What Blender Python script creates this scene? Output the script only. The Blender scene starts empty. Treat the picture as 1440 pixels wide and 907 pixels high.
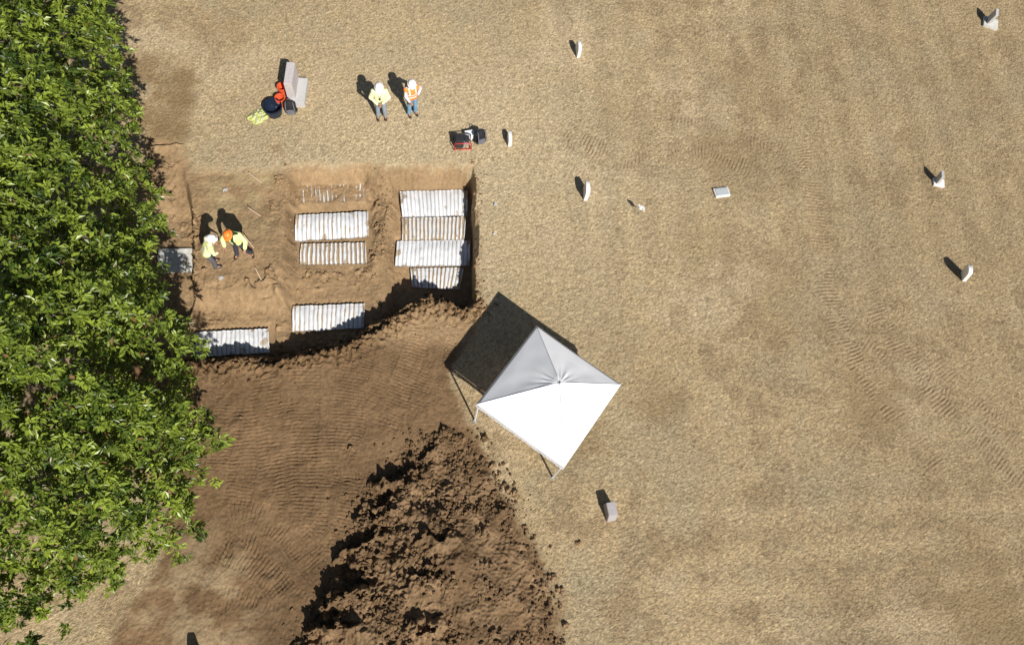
import bpy, bmesh, math, random
import numpy as np
from mathutils import Vector, Matrix
random.seed(7); rng = np.random.default_rng(7)
C = bpy.context.scene.collection
R_ = math.radians

# ------------------------------------------------------------------ camera (drone, 22 m up, tilted 22 degrees off straight down)
F, H, NX, NY = 1045.0, 22.45, 604.0, 864.0
n = np.array([(NX-720)/F, -(NY-453.5)/F, -1.]); n /= np.linalg.norm(n)
zup = -n; yy = np.array([0, 1., 0]); yy -= zup*(yy@zup); yy /= np.linalg.norm(yy); xx = np.cross(yy, zup)
RW = np.array([xx, yy, zup])
def W(u, v, z=0.0):                       # survey helper: where a ray of the photograph meets the height z
    d = RW@np.array([(u-720)/F, -(v-453.5)/F, -1]); t = (z-H)/d[2]
    return np.array([d[0]*t, d[1]*t, z])
def WL(pts, z=0.0): return np.array([W(u, v, z)[:2] for u, v in pts])
cam = bpy.data.cameras.new('camera'); co = bpy.data.objects.new('camera', cam); C.objects.link(co)
M4 = Matrix([list(RW[i])+[0] for i in range(3)]+[[0, 0, 0, 1]]); M4.translation = (0, 0, H)
co.matrix_world = M4; cam.sensor_width = 36; cam.lens = F/1440*36; cam.clip_end = 3000; cam.clip_start = 0.1
bpy.context.scene.camera = co

# ------------------------------------------------------------------ light
sc = bpy.context.scene
SH = np.array([-0.45, 0.985])             # shadow of a 1 m post
elev = math.atan(1/np.hypot(*SH))
w = bpy.data.worlds.new('World'); sc.world = w; w.use_nodes = True
nt = w.node_tree; bg = nt.nodes['Background']; sky = nt.nodes.new('ShaderNodeTexSky')
sky.sky_type = 'NISHITA'; sky.sun_disc = False; sky.sun_elevation = elev
sky.sun_rotation = math.atan2(-SH[0], -SH[1])
nt.links.new(sky.outputs[0], bg.inputs[0]); bg.inputs[1].default_value = 0.05
sl = bpy.data.lights.new('sun', 'SUN'); so = bpy.data.objects.new('sun', sl); C.objects.link(so)
sl.energy = 5.0; sl.angle = R_(0.5); sl.color = (1, .955, .88)
so.rotation_euler = Vector((SH[0], SH[1], -1)).to_track_quat('-Z', 'Y').to_euler()
sc.view_settings.view_transform = 'Standard'; sc.view_settings.look = 'None'
sc.view_settings.exposure = 0.22; sc.view_settings.gamma = 1

# ------------------------------------------------------------------ materials
def mat(name, col, rough=.8, noise=0.0, scale=8, spec=.3, attr=None, bump=0, bscale=60, col2=None, metal=0, trans=0):
    m = bpy.data.materials.new(name); m.use_nodes = True; t = m.node_tree; b = t.nodes['Principled BSDF']
    b.inputs['Roughness'].default_value = rough; b.inputs['Specular IOR Level'].default_value = spec; b.inputs['Metallic'].default_value = metal
    tc = t.nodes.new('ShaderNodeTexCoord')
    src = None
    if attr:
        a = t.nodes.new('ShaderNodeAttribute'); a.attribute_name = attr; src = a.outputs['Color']
    if noise:
        nz = t.nodes.new('ShaderNodeTexNoise'); nz.inputs['Scale'].default_value = scale; nz.inputs['Detail'].default_value = 6; nz.inputs['Roughness'].default_value = .65
        t.links.new(tc.outputs['Object'], nz.inputs['Vector'])
        mp = t.nodes.new('ShaderNodeMapRange'); mp.inputs[1].default_value = .3; mp.inputs[2].default_value = .7
        mp.inputs[3].default_value = 1-noise; mp.inputs[4].default_value = 1+noise
        t.links.new(nz.outputs[0], mp.inputs[0])
        if col2:
            mx = t.nodes.new('ShaderNodeMix'); mx.data_type = 'RGBA'; mx.inputs['A'].default_value = (*col, 1); mx.inputs['B'].default_value = (*col2, 1)
            mp.inputs[3].default_value = 0; mp.inputs[4].default_value = 1
            t.links.new(mp.outputs[0], mx.inputs['Factor']); src = mx.outputs['Result']
        else:
            mx = t.nodes.new('ShaderNodeMix'); mx.data_type = 'RGBA'; mx.blend_type = 'MULTIPLY'; mx.inputs['Factor'].default_value = 1
            if src: t.links.new(src, mx.inputs['A'])
            else: mx.inputs['A'].default_value = (*col, 1)
            t.links.new(mp.outputs[0], mx.inputs['B']); src = mx.outputs['Result']
    if src: t.links.new(src, b.inputs['Base Color'])
    else: b.inputs['Base Color'].default_value = (*col, 1)
    if bump:
        n2 = t.nodes.new('ShaderNodeTexNoise'); n2.inputs['Scale'].default_value = bscale; n2.inputs['Detail'].default_value = 4
        t.links.new(tc.outputs['Object'], n2.inputs['Vector'])
        bp = t.nodes.new('ShaderNodeBump'); bp.inputs['Strength'].default_value = bump; bp.inputs['Distance'].default_value = .02
        t.links.new(n2.outputs[0], bp.inputs['Height']); t.links.new(bp.outputs[0], b.inputs['Normal'])
    if trans:
        tr = t.nodes.new('ShaderNodeBsdfTranslucent'); ms = t.nodes.new('ShaderNodeMixShader'); ms.inputs[0].default_value = trans
        if src: t.links.new(src, tr.inputs[0])
        else: tr.inputs[0].default_value = (*col, 1)
        out = t.nodes['Material Output']
        t.links.new(b.outputs[0], ms.inputs[1]); t.links.new(tr.outputs[0], ms.inputs[2]); t.links.new(ms.outputs[0], out.inputs[0])
    return m
M = dict(
 ground=mat('ground', (1, 1, 1), 1, .32, 14, 0, 'Col', .5, 45),
 soil=mat('soil', (1, 1, 1), 1, .16, 9, 0, 'Col', .35, 40),
 clod=mat('clod', (1, 1, 1), 1, .25, 6, 0, 'Col', .4, 30),
 bark=mat('bark', (.2, .17, .14), .9, .4, 12, .1, None, .5, 30),
 leaf=mat('leaf', (.08, .14, .02), .38, 0, 1, .5, 'Col', trans=.22),
 sheet=mat('corrugated_sheet', (1, 1, 1), .55, .05, 12, .3, 'Col'),
 granite=mat('granite', (.5, .49, .48), .7, .22, 30, .3),
 marble=mat('marble', (.78, .77, .74), .6, .12, 10, .3),
 bluegrey=mat('blue_grey_granite', (.42, .45, .47), .55, .15, 30, .3),
 pinkgranite=mat('pinkish_granite', (.50, .46, .46), .7, .2, 25, .3),
 lilac=mat('lilac_granite', (.36, .335, .34), .7, .2, 25, .3),
 concrete=mat('concrete', (.55, .54, .5), .9, .2, 7, .2, None, .3, 30),
 tent=mat('tent_fabric', (.86, .865, .885), .5, .03, 3, .3),
 shaded_seam=mat('seam_crease_shade', (.74, .74, .77), .6, .05, 8, .2),  # greyer than the fabric: crease shading painted into the hip seams
 pole=mat('white_pole', (.8, .8, .8), .4, .1, 8, .5),
 steel=mat('steel', (.45, .45, .46), .4, .1, 20, .5, metal=.6),
 black=mat('black_fabric', (.018, .018, .022), .8, .3, 20, .3),
 grey=mat('grey_fabric', (.13, .13, .15), .85, .25, 15, .2),
 navy=mat('navy_plastic', (.012, .02, .042), .4, .2, 6, .5),
 orangeplastic=mat('orange_plastic', (.75, .11, .04), .4, .1, 5, .5),
 red=mat('red_paint', (.5, .03, .03), .4, .15, 8, .5),
 dark=mat('dark_metal', (.035, .035, .04), .5, .3, 12, .5),
 white=mat('white_plastic', (.82, .82, .84), .5, .06, 6, .4),
 lime=mat('lime_fabric', (.78, .82, .36), .8, .1, 8, .2),
 palelime=mat('pale_lime_fabric', (.85, .84, .50), .8, .1, 8, .2),
 orange=mat('orange_fabric', (.85, .26, .05), .8, .1, 8, .2),
 silver=mat('reflective_tape', (.8, .8, .78), .4, .05, 8, .5),
 shirt=mat('pale_shirt', (.66, .63, .66), .9, .1, 8, .1),
 dkgreen=mat('dark_green_shirt', (.03, .05, .03), .9, .2, 8, .1),
 jeans=mat('blue_jeans', (.17, .31, .45), .9, .25, 12, .1),
 greyjeans=mat('grey_blue_jeans', (.26, .30, .36), .9, .25, 12, .1),
 greypants=mat('grey_trousers', (.12, .12, .14), .9, .25, 12, .1),
 darkpants=mat('charcoal_trousers', (.055, .055, .07), .9, .25, 12, .1),
 boot=mat('boot_leather', (.04, .028, .02), .7, .3, 20, .3),
 skin=mat('skin', (.36, .19, .12), .55, .08, 20, .3),
 hair=mat('hair', (.03, .02, .015), .6, .3, 30, .3),
 eye=mat('eye', (.05, .04, .03), .2, 0, 1, .5),
 hatwhite=mat('white_hat', (.84, .82, .82), .35, .04, 6, .5),
 hatorange=mat('orange_hat', (.85, .22, .03), .35, .05, 6, .5),
 wood=mat('pale_wood', (.6, .45, .35), .8, .2, 12, .2),
)

# ------------------------------------------------------------------ object helpers
def tag(o, label=None, cat=None, group=None, kind=None):
    if label: o['label'] = label
    if cat: o['category'] = cat
    if group: o['group'] = group
    if kind: o['kind'] = kind
    return o
def empty(name, loc, rz=0, label=None, cat=None, group=None):
    o = bpy.data.objects.new(name, None); C.objects.link(o); o.location = Vector([float(a) for a in loc]); o.rotation_euler.z = rz; o.empty_display_size = .2
    return tag(o, label, cat, group)
def mesh_obj(name, me, m, parent=None, smooth=False):
    o = bpy.data.objects.new(name, me); C.objects.link(o)
    for q in (m if isinstance(m, (list, tuple)) else [m]): me.materials.append(q)
    if parent: o.parent = parent
    if smooth: me.polygons.foreach_set('use_smooth', [True]*len(me.polygons))
    return o
def from_bm(name, bm, m, parent=None, smooth=False):
    me = bpy.data.meshes.new(name); bmesh.ops.recalc_face_normals(bm, faces=bm.faces); bm.to_mesh(me); bm.free()
    return mesh_obj(name, me, m, parent, smooth)
def np_mesh(name, co_, quads, cols=None, flat=True):
    me = bpy.data.meshes.new(name); k = quads.shape[1]
    me.vertices.add(len(co_)); me.vertices.foreach_set('co', co_.astype(np.float32).ravel())
    me.loops.add(quads.size); me.loops.foreach_set('vertex_index', quads.astype(np.int32).ravel())
    me.polygons.add(len(quads)); me.polygons.foreach_set('loop_start', np.arange(0, quads.size, k, dtype=np.int32))
    me.polygons.foreach_set('loop_total', np.full(len(quads), k, dtype=np.int32))
    me.update(calc_edges=True)
    if not flat: me.polygons.foreach_set('use_smooth', np.ones(len(quads), dtype=bool))
    else: me.polygons.foreach_set('use_smooth', np.zeros(len(quads), dtype=bool))
    if cols is not None:
        a = me.attributes.new('Col', 'FLOAT_COLOR', 'POINT'); c4 = np.ones((len(co_), 4), np.float32); c4[:, :3] = cols
        a.data.foreach_set('color', c4.ravel())
    return me
def box(bm, c, s, rz=0, bevel=.0, rot=None):
    r = bmesh.ops.create_cube(bm, size=1); vs = r['verts']
    bmesh.ops.scale(bm, vec=s, verts=vs)
    if bevel:
        es = list({e for v in vs for e in v.link_edges}); q = bmesh.ops.bevel(bm, geom=es, offset=bevel, segments=2, affect='EDGES'); vs = list({v for v in q['verts']} | {v for v in vs if v.is_valid})
    mt = Matrix.Translation(c) @ (rot.to_4x4() if rot else Matrix.Rotation(rz, 4, 'Z'))
    bmesh.ops.transform(bm, matrix=mt, verts=vs); return vs
def tube(bm, pts, rad, seg=8, cap=True):
    pts = [Vector(p) for p in pts]; rads = rad if isinstance(rad, (list, tuple)) else [rad]*len(pts); rings = []
    for i, p in enumerate(pts):
        d = (pts[min(i+1, len(pts)-1)]-pts[max(i-1, 0)]).normalized(); a = d.orthogonal().normalized()
        if i:
            a = (pa-d*pa.dot(d)); a = a.normalized() if a.length > 1e-5 else d.orthogonal().normalized()
        pa = a; b = d.cross(a)
        rings.append([bm.verts.new(p+(a*math.cos(k*2*math.pi/seg)+b*math.sin(k*2*math.pi/seg))*rads[i]) for k in range(seg)])
    for i in range(len(rings)-1):
        for k in range(seg): bm.faces.new((rings[i][k], rings[i][(k+1) % seg], rings[i+1][(k+1) % seg], rings[i+1][k]))
    if cap: bm.faces.new(rings[0][::-1]); bm.faces.new(rings[-1])
def lathe(bm, prof, seg=24, c=(0, 0, 0), sx=1, sy=1):
    rings = []
    for r, z in prof:
        if r < 1e-5: rings.append([bm.verts.new((c[0], c[1], c[2]+z))])
        else: rings.append([bm.verts.new((c[0]+r*sx*math.cos(k*2*math.pi/seg), c[1]+r*sy*math.sin(k*2*math.pi/seg), c[2]+z)) for k in range(seg)])
    for A, B in zip(rings, rings[1:]):
        for k in range(seg):
            q = [A[k % len(A)], A[(k+1) % len(A)], B[(k+1) % len(B)], B[k % len(B)]]; u = []
            for x in q:
                if x not in u: u.append(x)
            if len(u) > 2: bm.faces.new(u)
def ball(bm, c, r, s=(1, 1, 1), sub=2):
    q = bmesh.ops.create_icosphere(bm, subdivisions=sub, radius=r); bmesh.ops.scale(bm, vec=s, verts=q['verts']); bmesh.ops.translate(bm, vec=c, verts=q['verts']); return q['verts']
def caps(bm, p0, p1, r0, r1):
    p0, p1 = Vector(p0), Vector(p1); tube(bm, [p0, p1], [r0, r1], 12); ball(bm, p0, r0); ball(bm, p1, r1)
def fuse(bm, voxel, smooth=2):
    me = bpy.data.meshes.new('tmp'); bm.to_mesh(me); bm.free(); o = bpy.data.objects.new('tmp', me); C.objects.link(o)
    m = o.modifiers.new('r', 'REMESH'); m.mode = 'VOXEL'; m.voxel_size = voxel
    if smooth:
        s = o.modifiers.new('s', 'SMOOTH'); s.iterations = smooth; s.factor = .5
    dg = bpy.context.evaluated_depsgraph_get(); res = bpy.data.meshes.new_from_object(o.evaluated_get(dg)); bpy.data.objects.remove(o); bpy.data.meshes.remove(me)
    res.materials.clear(); return res

# ------------------------------------------------------------------ noise and distance fields
_T = rng.uniform(0, 2*np.pi, (256, 256)); _GX, _GY = np.cos(_T), np.sin(_T)
def perlin(x, y, s=1.0, seed=0):
    x = x/s+seed*17.37; y = y/s+seed*9.71
    xi = np.floor(x).astype(np.int64); yi = np.floor(y).astype(np.int64); fx = x-xi; fy = y-yi
    u = fx*fx*fx*(fx*(fx*6-15)+10); v = fy*fy*fy*(fy*(fy*6-15)+10)
    def g(i, j): a = (xi+i) & 255; b = (yi+j) & 255; return _GX[a, b]*(fx-i)+_GY[a, b]*(fy-j)
    a = g(0, 0); b = g(1, 0); c = g(0, 1); d = g(1, 1)
    return ((a+(b-a)*u)*(1-v)+(c+(d-c)*u)*v)*1.5
def fbm(x, y, s, o=4, seed=0, g=.5):
    r = 0; a = 1
    for i in range(o): r = r+a*perlin(x, y, s, seed+i*3); s *= .5; a *= g
    return r
def ss(t): t = np.clip(t, 0, 1); return t*t*(3-2*t)
def seg_d(x, y, A, B):
    d = B-A; t = np.clip(((x-A[0])*d[0]+(y-A[1])*d[1])/(d@d), 0, 1)
    return np.hypot(x-A[0]-t*d[0], y-A[1]-t*d[1]), t
def poly_sd(x, y, P):                      # + inside
    D = np.full(x.shape, 1e9); ins = np.zeros(x.shape, bool)
    for i in range(len(P)):
        A, B = P[i], P[(i+1) % len(P)]; D = np.minimum(D, seg_d(x, y, A, B)[0])
        if A[1] != B[1]:
            c = ((A[1] > y) != (B[1] > y)); ins ^= c & (x < (B[0]-A[0])*(y-A[1])/(B[1]-A[1])+A[0])
    return np.where(ins, D, -D)
def line_d(x, y, P):                       # distance, signed side (+ left of travel), arclength, end fade
    D = np.full(x.shape, 1e9); S = np.zeros(x.shape); L = np.zeros(x.shape); acc = 0
    for A, B in zip(P, P[1:]):
        dd, t = seg_d(x, y, A, B); d = B-A; l = np.hypot(*d); m = dd < D
        D = np.where(m, dd, D); S = np.where(m, np.sign(d[0]*(y-A[1])-d[1]*(x-A[0])), S); L = np.where(m, acc+t*l, L); acc += l
    return D, S, L, acc
def smooth_line(P, k=3):
    P = np.array(P, float)
    for _ in range(k):
        Q = [P[0]]
        for a, b in zip(P, P[1:]): Q += [a*.75+b*.25, a*.25+b*.75]
        P = np.array(Q+[P[-1]])
    return P

# ------------------------------------------------------------------ terrain
def axis(lo, flo, fhi, hi, f, c, far):
    a = [np.arange(lo, flo, c), np.arange(flo, fhi, f), np.arange(fhi, hi, c)]
    q = np.concatenate(a); e1 = hi+np.cumsum(.06*1.22**np.arange(40)); e0 = lo-np.cumsum(.06*1.22**np.arange(40))
    return np.concatenate([e0[e0 > -far][::-1], q, e1[e1 < far]])
ax = axis(-16.5, -9.6, 4.6, 26.5, .025, .036, 900); ay = axis(-2.6, -2.6, 14.6, 24.5, .025, .036, 900)
X, Y = np.meshgrid(ax, ay)

CREST = [(u, v-6*(330 < u < 500)-10*(500 < u < 640)) for u, v in [(676, 424), (650, 434), (612, 427), (574, 442), (532, 467), (492, 491), (442, 500), (382, 515), (345, 508), (300, 508), (262, 506)]]
SOIL = WL([(205, 185), (258, 203), (276, 232), (398, 236), (402, 227), (667, 226), (674, 250), (676, 330), (682, 420), (692, 440), (640, 528), (668, 600), (700, 660), (745, 740), (778, 820), (792, 870), (800, 960), (60, 960), (150, 905), (165, 868), (215, 795), (228, 755), (210, 690), (120, 600), (120, 330), (190, 240)])
PATCH = WL([(281, 240), (395, 232), (400, 300), (398, 378), (372, 400), (284, 402), (276, 330)])
HEAPW = WL([(640, 604), (590, 612), (572, 648), (520, 682), (500, 735), (478, 800), (440, 862), (405, 930), (380, 1000)])
HEAPE = WL([(640, 604), (672, 640), (708, 690), (745, 765), (772, 830), (792, 900), (805, 1000)])
HEAP = np.concatenate([HEAPW[::-1], HEAPE[1:]])
BANK = np.concatenate([WL(CREST), WL([(200, 520), (100, 700), (60, 960), (800, 960), (900, 700), (860, 440)])])
TRENCH = WL([(210, 208), (262, 232), (273, 300), (274, 420), (262, 470), (100, 470), (100, 230)])
TRACKS = [  # polyline px, width m, period m, height m
 ([(432, 500), (428, 600), (415, 740)], 1.0, .125, .016), ([(372, 520), (378, 600), (392, 700)], .95, .13, .015),
 ([(512, 485), (490, 560), (478, 690)], 1.0, .12, .015), ([(600, 450), (575, 520), (540, 610)], .8, .125, .018),
 ([(560, 480), (545, 520), (500, 610), (470, 700)], .5, .12, .012), ([(645, 450), (610, 560), (590, 600)], .45, .12, .010),
 ([(340, 570), (345, 660), (330, 720)], .9, .125, .014), ([(290, 735), (340, 715), (400, 740), (450, 800)], .8, .13, .016),
 ([(300, 770), (360, 790), (420, 850), (450, 880)], .8, .13, .018), ([(470, 720), (420, 770), (350, 800)], .7, .125, .016),
 ([(230, 850), (300, 800), (350, 740)], .7, .13, .012), ([(330, 880), (400, 830), (450, 790)], .75, .13, .016),
 ([(500, 660), (485, 730), (465, 790)], .6, .125, .016), ([(250, 900), (340, 860), (430, 870)], .8, .13, .014),
 ([(560, 650), (520, 660), (470, 668)], .6, .12, .014), ([(330, 545), (318, 610), (310, 690)], .9, .125, .015), ([(455, 600), (452, 680), (440, 760)], .8, .125, .016), ([(395, 560), (400, 640), (410, 720)], .8, .125, .013), ([(260, 790), (320, 760), (380, 770)], .8, .125, .014), ([(350, 840), (380, 820), (420, 790), (460, 740)], .8, .13, .014), ([(620, 470), (600, 530), (575, 590)], .7, .12, .014), ([(280, 850), (330, 840), (400, 880)], .8, .13, .014),
]
LAWNTR = [
 ([(770, 168), (830, 205), (900, 222), (980, 205), (1030, 228), (1078, 248)], .9, .128, .024),
 ([(900, 150), (990, 172), (1060, 185)], .8, .128, .016), ([(960, 200), (1050, 196), (1125, 222), (1160, 270)], .7, .128, .016), ([(780, 190), (860, 232), (960, 246)], .7, .128, .014),
 ([(1118, 190), (1140, 235), (1150, 330), (1165, 420), (1200, 510), (1265, 590), (1335, 680)], .85, .128, .024),
 ([(1205, 380), (1250, 470), (1320, 570), (1400, 640), (1470, 700)], .85, .128, .02),
 ([(1165, 440), (1300, 540), (1440, 600)], .8, .128, .014),
 ([(1290, 480), (1360, 560), (1450, 640)], .8, .128, .014),
]
LEDGES = [  # px polyline walked so the steep (shaded, north-west) side lies on the left; height, run-out m
 ([(512, 700), (530, 684), (560, 676), (596, 680)], .55, .8), ([(522, 742), (530, 722), (552, 712), (574, 716)], .45, .6),
 ([(556, 640), (600, 640), (634, 622)], .25, .5), ([(572, 668), (585, 652), (612, 645)], .3, .5),
 ([(580, 778), (600, 760), (648, 756), (656, 742)], .4, .7), ([(468, 806), (488, 775), (520, 768), (545, 730)], .5, .7),
 ([(440, 852), (470, 836), (520, 838), (536, 815)], .5, .8), ([(424, 905), (450, 884), (500, 872), (520, 886)], .55, .8),
 ([(545, 826), (590, 812), (640, 818)], .25, .5), ([(560, 890), (600, 880), (640, 884)], .28, .6), ([(712, 780), (725, 762), (738, 770)], .22, .4), ([(590, 616), (610, 608), (650, 606)], .22, .3),
]
RIDGES = [([(318, 400), (345, 404), (372, 399), (392, 380)], .13), ([(376, 320), (382, 280), (390, 250)], .10), ([(372, 396), (388, 404), (410, 396)], .10),
 ([(414, 262), (440, 256), (470, 262), (512, 256)], .09), ([(528, 262), (540, 300), (532, 340)], .12), ([(532, 330), (538, 350), (520, 376)], .16), ([(545, 250), (558, 270), (560, 292)], .09),
 ([(414, 382), (450, 376), (500, 380), (520, 374)], .09), ([(414, 432), (430, 424), (470, 422), (500, 422)], .10), ([(380, 470), (388, 460), (400, 446)], .10), ([(284, 462), (300, 446), (330, 440)], .07), ([(222, 240), (240, 250), (258, 236)], .07), ([(250, 270), (258, 300)], .07), ([(272, 300), (274, 330), (276, 372), (279, 410)], .14), ([(548, 352), (556, 380), (578, 392)], .10)]
wA, wB, wC = WL([(402, 300)])[0], WL([(545, 300)])[0], WL([(272, 440)])[0]
E0, E1 = WL([(667, 226)])[0], WL([(671, 440)])[0]
N0, N1 = WL([(402, 228)])[0], WL([(664, 230)])[0]
CR = WL(CREST)
def lerp(a, b, t): return a+(b-a)*t
def sideline(x, y, A, B):                  # + on the left of A->B
    d = (B-A)/np.hypot(*(B-A)); return d[0]*(y-A[1])-d[1]*(x-A[0])
SHEETS = []                                # filled below, levelled into the floor
def height(x, y, detail=True):
    near = (x > -16.6) & (x < 6) & (y > -4) & (y < 16)
    z = np.zeros(x.shape); heapm = np.zeros(x.shape); soil = np.full(x.shape, -5.)
    z += .05*fbm(x, y, 6, 2, 3)
    xs, ys = x[near], y[near]
    if xs.size:
        wob = .10*fbm(xs, ys, .9, 3, 11); wob2 = .22*fbm(xs, ys, 1.1, 4, 21)
        so_ = poly_sd(xs, ys, SOIL)+1.6*wob; soil[near] = so_
        zz = np.zeros(xs.shape)
        # scraped soil
        zz -= .07*ss(so_/.35)*ss((ys-7.0)/1.5)
        # ramp of compacted spoil south of the pit
        bk = poly_sd(xs, ys, BANK)
        dcr, _, _, _ = line_d(xs, ys, CR)
        ramp = (.36-.20*ss((xs-W(500, 450)[0])/2))*np.exp(-dcr/3.6)*ss((bk+.9*wob)/.22)*ss((so_+.1)/.9)*ss((sideline(xs, ys, W(655, 528)[:2], W(700, 425)[:2])+.1)/1.3)
        zz += ramp
        zz += ss(so_/.5)*.05*fbm(xs, ys, 1.6, 3, 5)
        # pit
        dE = -sideline(xs, ys, E1, E0)*-1.0; dE = sideline(xs, ys, E1, E0)
        dN = -sideline(xs, ys, N0, N1); dS = -bk+.8*wob*1.0
        dW = xs-wA[0]
        south = ss((13.6-ys)/5)
        tR = ss((xs-wB[0]+.15)/.5)
        depth = lerp(.72, lerp(.95, 1.42, south), tR)
        pit = ss((dE+.5*wob)/.09)*ss((dN+.3*wob)/1.15)*ss((dS)/.42)*ss((dW+.4*wob+.1)/.55)*(ys > 4)
        dW2 = xs-WL([(262, 470)])[0][0]; north2 = ss((W(300, 404)[1]-ys+.6*wob)/.7)
        pit2 = ss((dS)/.38)*ss((dW2+.3*wob)/.2)*north2*(xs < wA[0]+.9)*(ys > 4)
        zz -= np.maximum(depth*pit, .50*pit2*(1-ss((xs-wA[0]-.3)/.6)))
        # western trench with the slab
        tr = poly_sd(xs, ys, TRENCH)+.35*wob
        zz -= .42*ss(tr/.22)*ss((W(240, 222)[1]-ys)/2.2)
        # cut lip north west
        A, B = WL([(206, 209)])[0], WL([(262, 205)])[0]
        d, s_, L, acc = line_d(xs, ys, np.array([A, B])); zz += .16*np.where(s_*1 < 0, np.exp(-d/.35), ss(1-d/.07))*ss(L/.2)*ss((acc-L)/.3)
        zz += .05*ss((poly_sd(xs, ys, PATCH)+.8*wob)/.12)*ss((W(340, 275)[1]-ys)/1.5)
        for P, a in RIDGES:
            A = smooth_line(WL(P, -.3), 1); b = (np.abs(xs-A[:, 0].mean()) < 3) & (np.abs(ys-A[:, 1].mean()) < 3)
            q, s_, L, acc = line_d(xs[b]+.5*fbm(xs[b], ys[b], .5, 3, 33), ys[b]+.5*fbm(xs[b], ys[b], .5, 3, 34), A)
            zz[b] += a*np.where(s_ < 0, np.exp(-q/.22), ss(1-q/.05))*ss(L/.25)*ss((acc-L)/.25)*ss(.55+2*fbm(xs[b], ys[b], .45, 2, 35))
        # crumbly rib between the two grave rows
        A = WL([(536, 262), (546, 300), (536, 345), (528, 370)], -.6); d, s_, L, acc = line_d(xs, ys, A)
        zz += .14*np.exp(-(d/.3)**2)*(1+1.5*wob2)
        # spoil heap
        dw = poly_sd(xs, ys, HEAP)
        m = dw > -1.2
        hx, hy = xs[m], ys[m]
        lw, s1, _, _ = line_d(hx, hy, HEAPW); le, s2, _, _ = line_d(hx, hy, HEAPE); ins = dw[m]
        lw = np.where(ins > 0, lw, -lw)+2.3*wob2[m]-.15; le = np.where(ins > 0, le, -le)+.8*wob2[m]
        up = ss((W(600, 600)[1]-hy)/3.5)
        hh = lerp(.3, .8, up)*(.45*ss((lw+.05)/.7)+.55*ss((lw-.5-1.5*wob2[m])/1.5))*ss(le/2.6)
        inside = ss((np.minimum(lw, le)+.1)/.4)
        for P, a, run in LEDGES:
            Q = smooth_line(WL(P), 2); b = np.abs(hx-Q[:, 0].mean()) < 4; b &= np.abs(hy-Q[:, 1].mean()) < 4
            q, s_, L, acc = line_d(hx[b]+.35*fbm(hx[b], hy[b], .45, 3, 31), hy[b]+.35*fbm(hx[b], hy[b], .45, 3, 32), Q)
            hh[b] += a*np.where(s_ < 0, np.exp(-q/run), ss(1-q/.10))*ss(L/.8)*ss((acc-L)/.8)
        n1 = fbm(hx, hy, .8, 2, 41); n2 = 1-np.abs(fbm(hx, hy, .34, 2, 42))*1.6; n3 = 1-np.abs(perlin(hx, hy, .17, 43))*2; n4 = perlin(hx, hy, .085, 44)
        coarse = ss(.55+1.2*fbm(hx, hy, 1.8, 2, 45))*(.3+.7*np.exp(-(lw/1.9)**2))
        hh += inside*(.14*n1+.11*(n2-.5)*coarse+.05*n3*(.2+coarse)+.022*n4)
        zz[m] += hh; tmp = np.zeros(xs.shape); tmp[m] = np.minimum(lw, le)+.05; tmp[~m] = -1; heapm_ = tmp
        # crumbled bank face and soft soil grain
        face = np.exp(-(dcr/.5)**2)*ss(so_/.3)
        zz += face*(.13*(1-np.abs(perlin(xs, ys, .3, 51))*2)+.09*perlin(xs, ys, .14, 52)*1.6)
        g = ss(so_/.2); zz += g*(.010*perlin(xs, ys, .11, 61)+.006*perlin(xs, ys, .06, 62)+.018*perlin(xs, ys, .33, 63))
        trk = np.zeros(xs.shape)
        for P, wd, per, a in TRACKS:
            per *= .86; Q = smooth_line(WL(P), 2); b = (xs > Q[:, 0].min()-1) & (xs < Q[:, 0].max()+1) & (ys > Q[:, 1].min()-1) & (ys < Q[:, 1].max()+1)
            q, s_, L, acc = line_d(xs[b], ys[b], Q); e = ss((wd*.5-q)/.09)*ss(L/.3)*ss((acc-L)/.3)*ss(.95+1.1*fbm(xs[b], ys[b], 1.3, 2, 71))*ss(1.05+1.3*perlin(xs[b], ys[b], .4, 73))
            ph = L/per+.06*np.sin(q*8)+.35*perlin(xs[b], ys[b], .9, 72)+.22*perlin(xs[b], ys[b], .3, 74)
            t = np.abs((ph % 1)-.5)*2
            zz[b] += a*1.05*e*(ss(t*1.6)-.6)-.018*e
        heapm[near] = heapm_; soil[near] = np.maximum(soil[near], heapm_)
        zz += 0
        z[near] += zz
    lw_ = 1-ss(soil/.3)
    tl = np.zeros(x.shape)
    inner = (x > -17) & (x < 27) & (y > -3) & (y < 25)
    xi, yi = x[inner], y[inner]; g = lw_[inner]
    zl = g*(.0045*rng.normal(size=xi.shape).clip(-1.5, 1.5)+.004*perlin(xi, yi, .21, 81)+.010*perlin(xi, yi, .10, 82)+.008*perlin(xi, yi, .55, 83))
    tli = np.zeros(xi.shape)
    for P, wd, per, a in LAWNTR:
        Q = smooth_line(WL(P), 3); b = (xi > Q[:, 0].min()-1) & (xi < Q[:, 0].max()+1) & (yi > Q[:, 1].min()-1) & (yi < Q[:, 1].max()+1)
        q, s_, L, acc = line_d(xi[b], yi[b], Q); e = ss((wd*.5-q)/.16)*ss(L/1)*ss((acc-L)/1)*ss(.85+1.3*fbm(xi[b], yi[b], 1.6, 3, 91))*ss(.8+1.6*perlin(xi[b], yi[b], .45, 96))*.85
        ph = L/per+.25*perlin(xi[b], yi[b], .8, 92); t = np.abs((ph % 1)-.5)*2
        zl[b] += e*a*(ss(t*1.4)-.6); tli[b] = np.maximum(tli[b], e)
    z[inner] += zl; tl[inner] = tli
    return z, soil, heapm, tl
Z, SOILD, HEAPD, TRK = height(X, Y)

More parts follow.
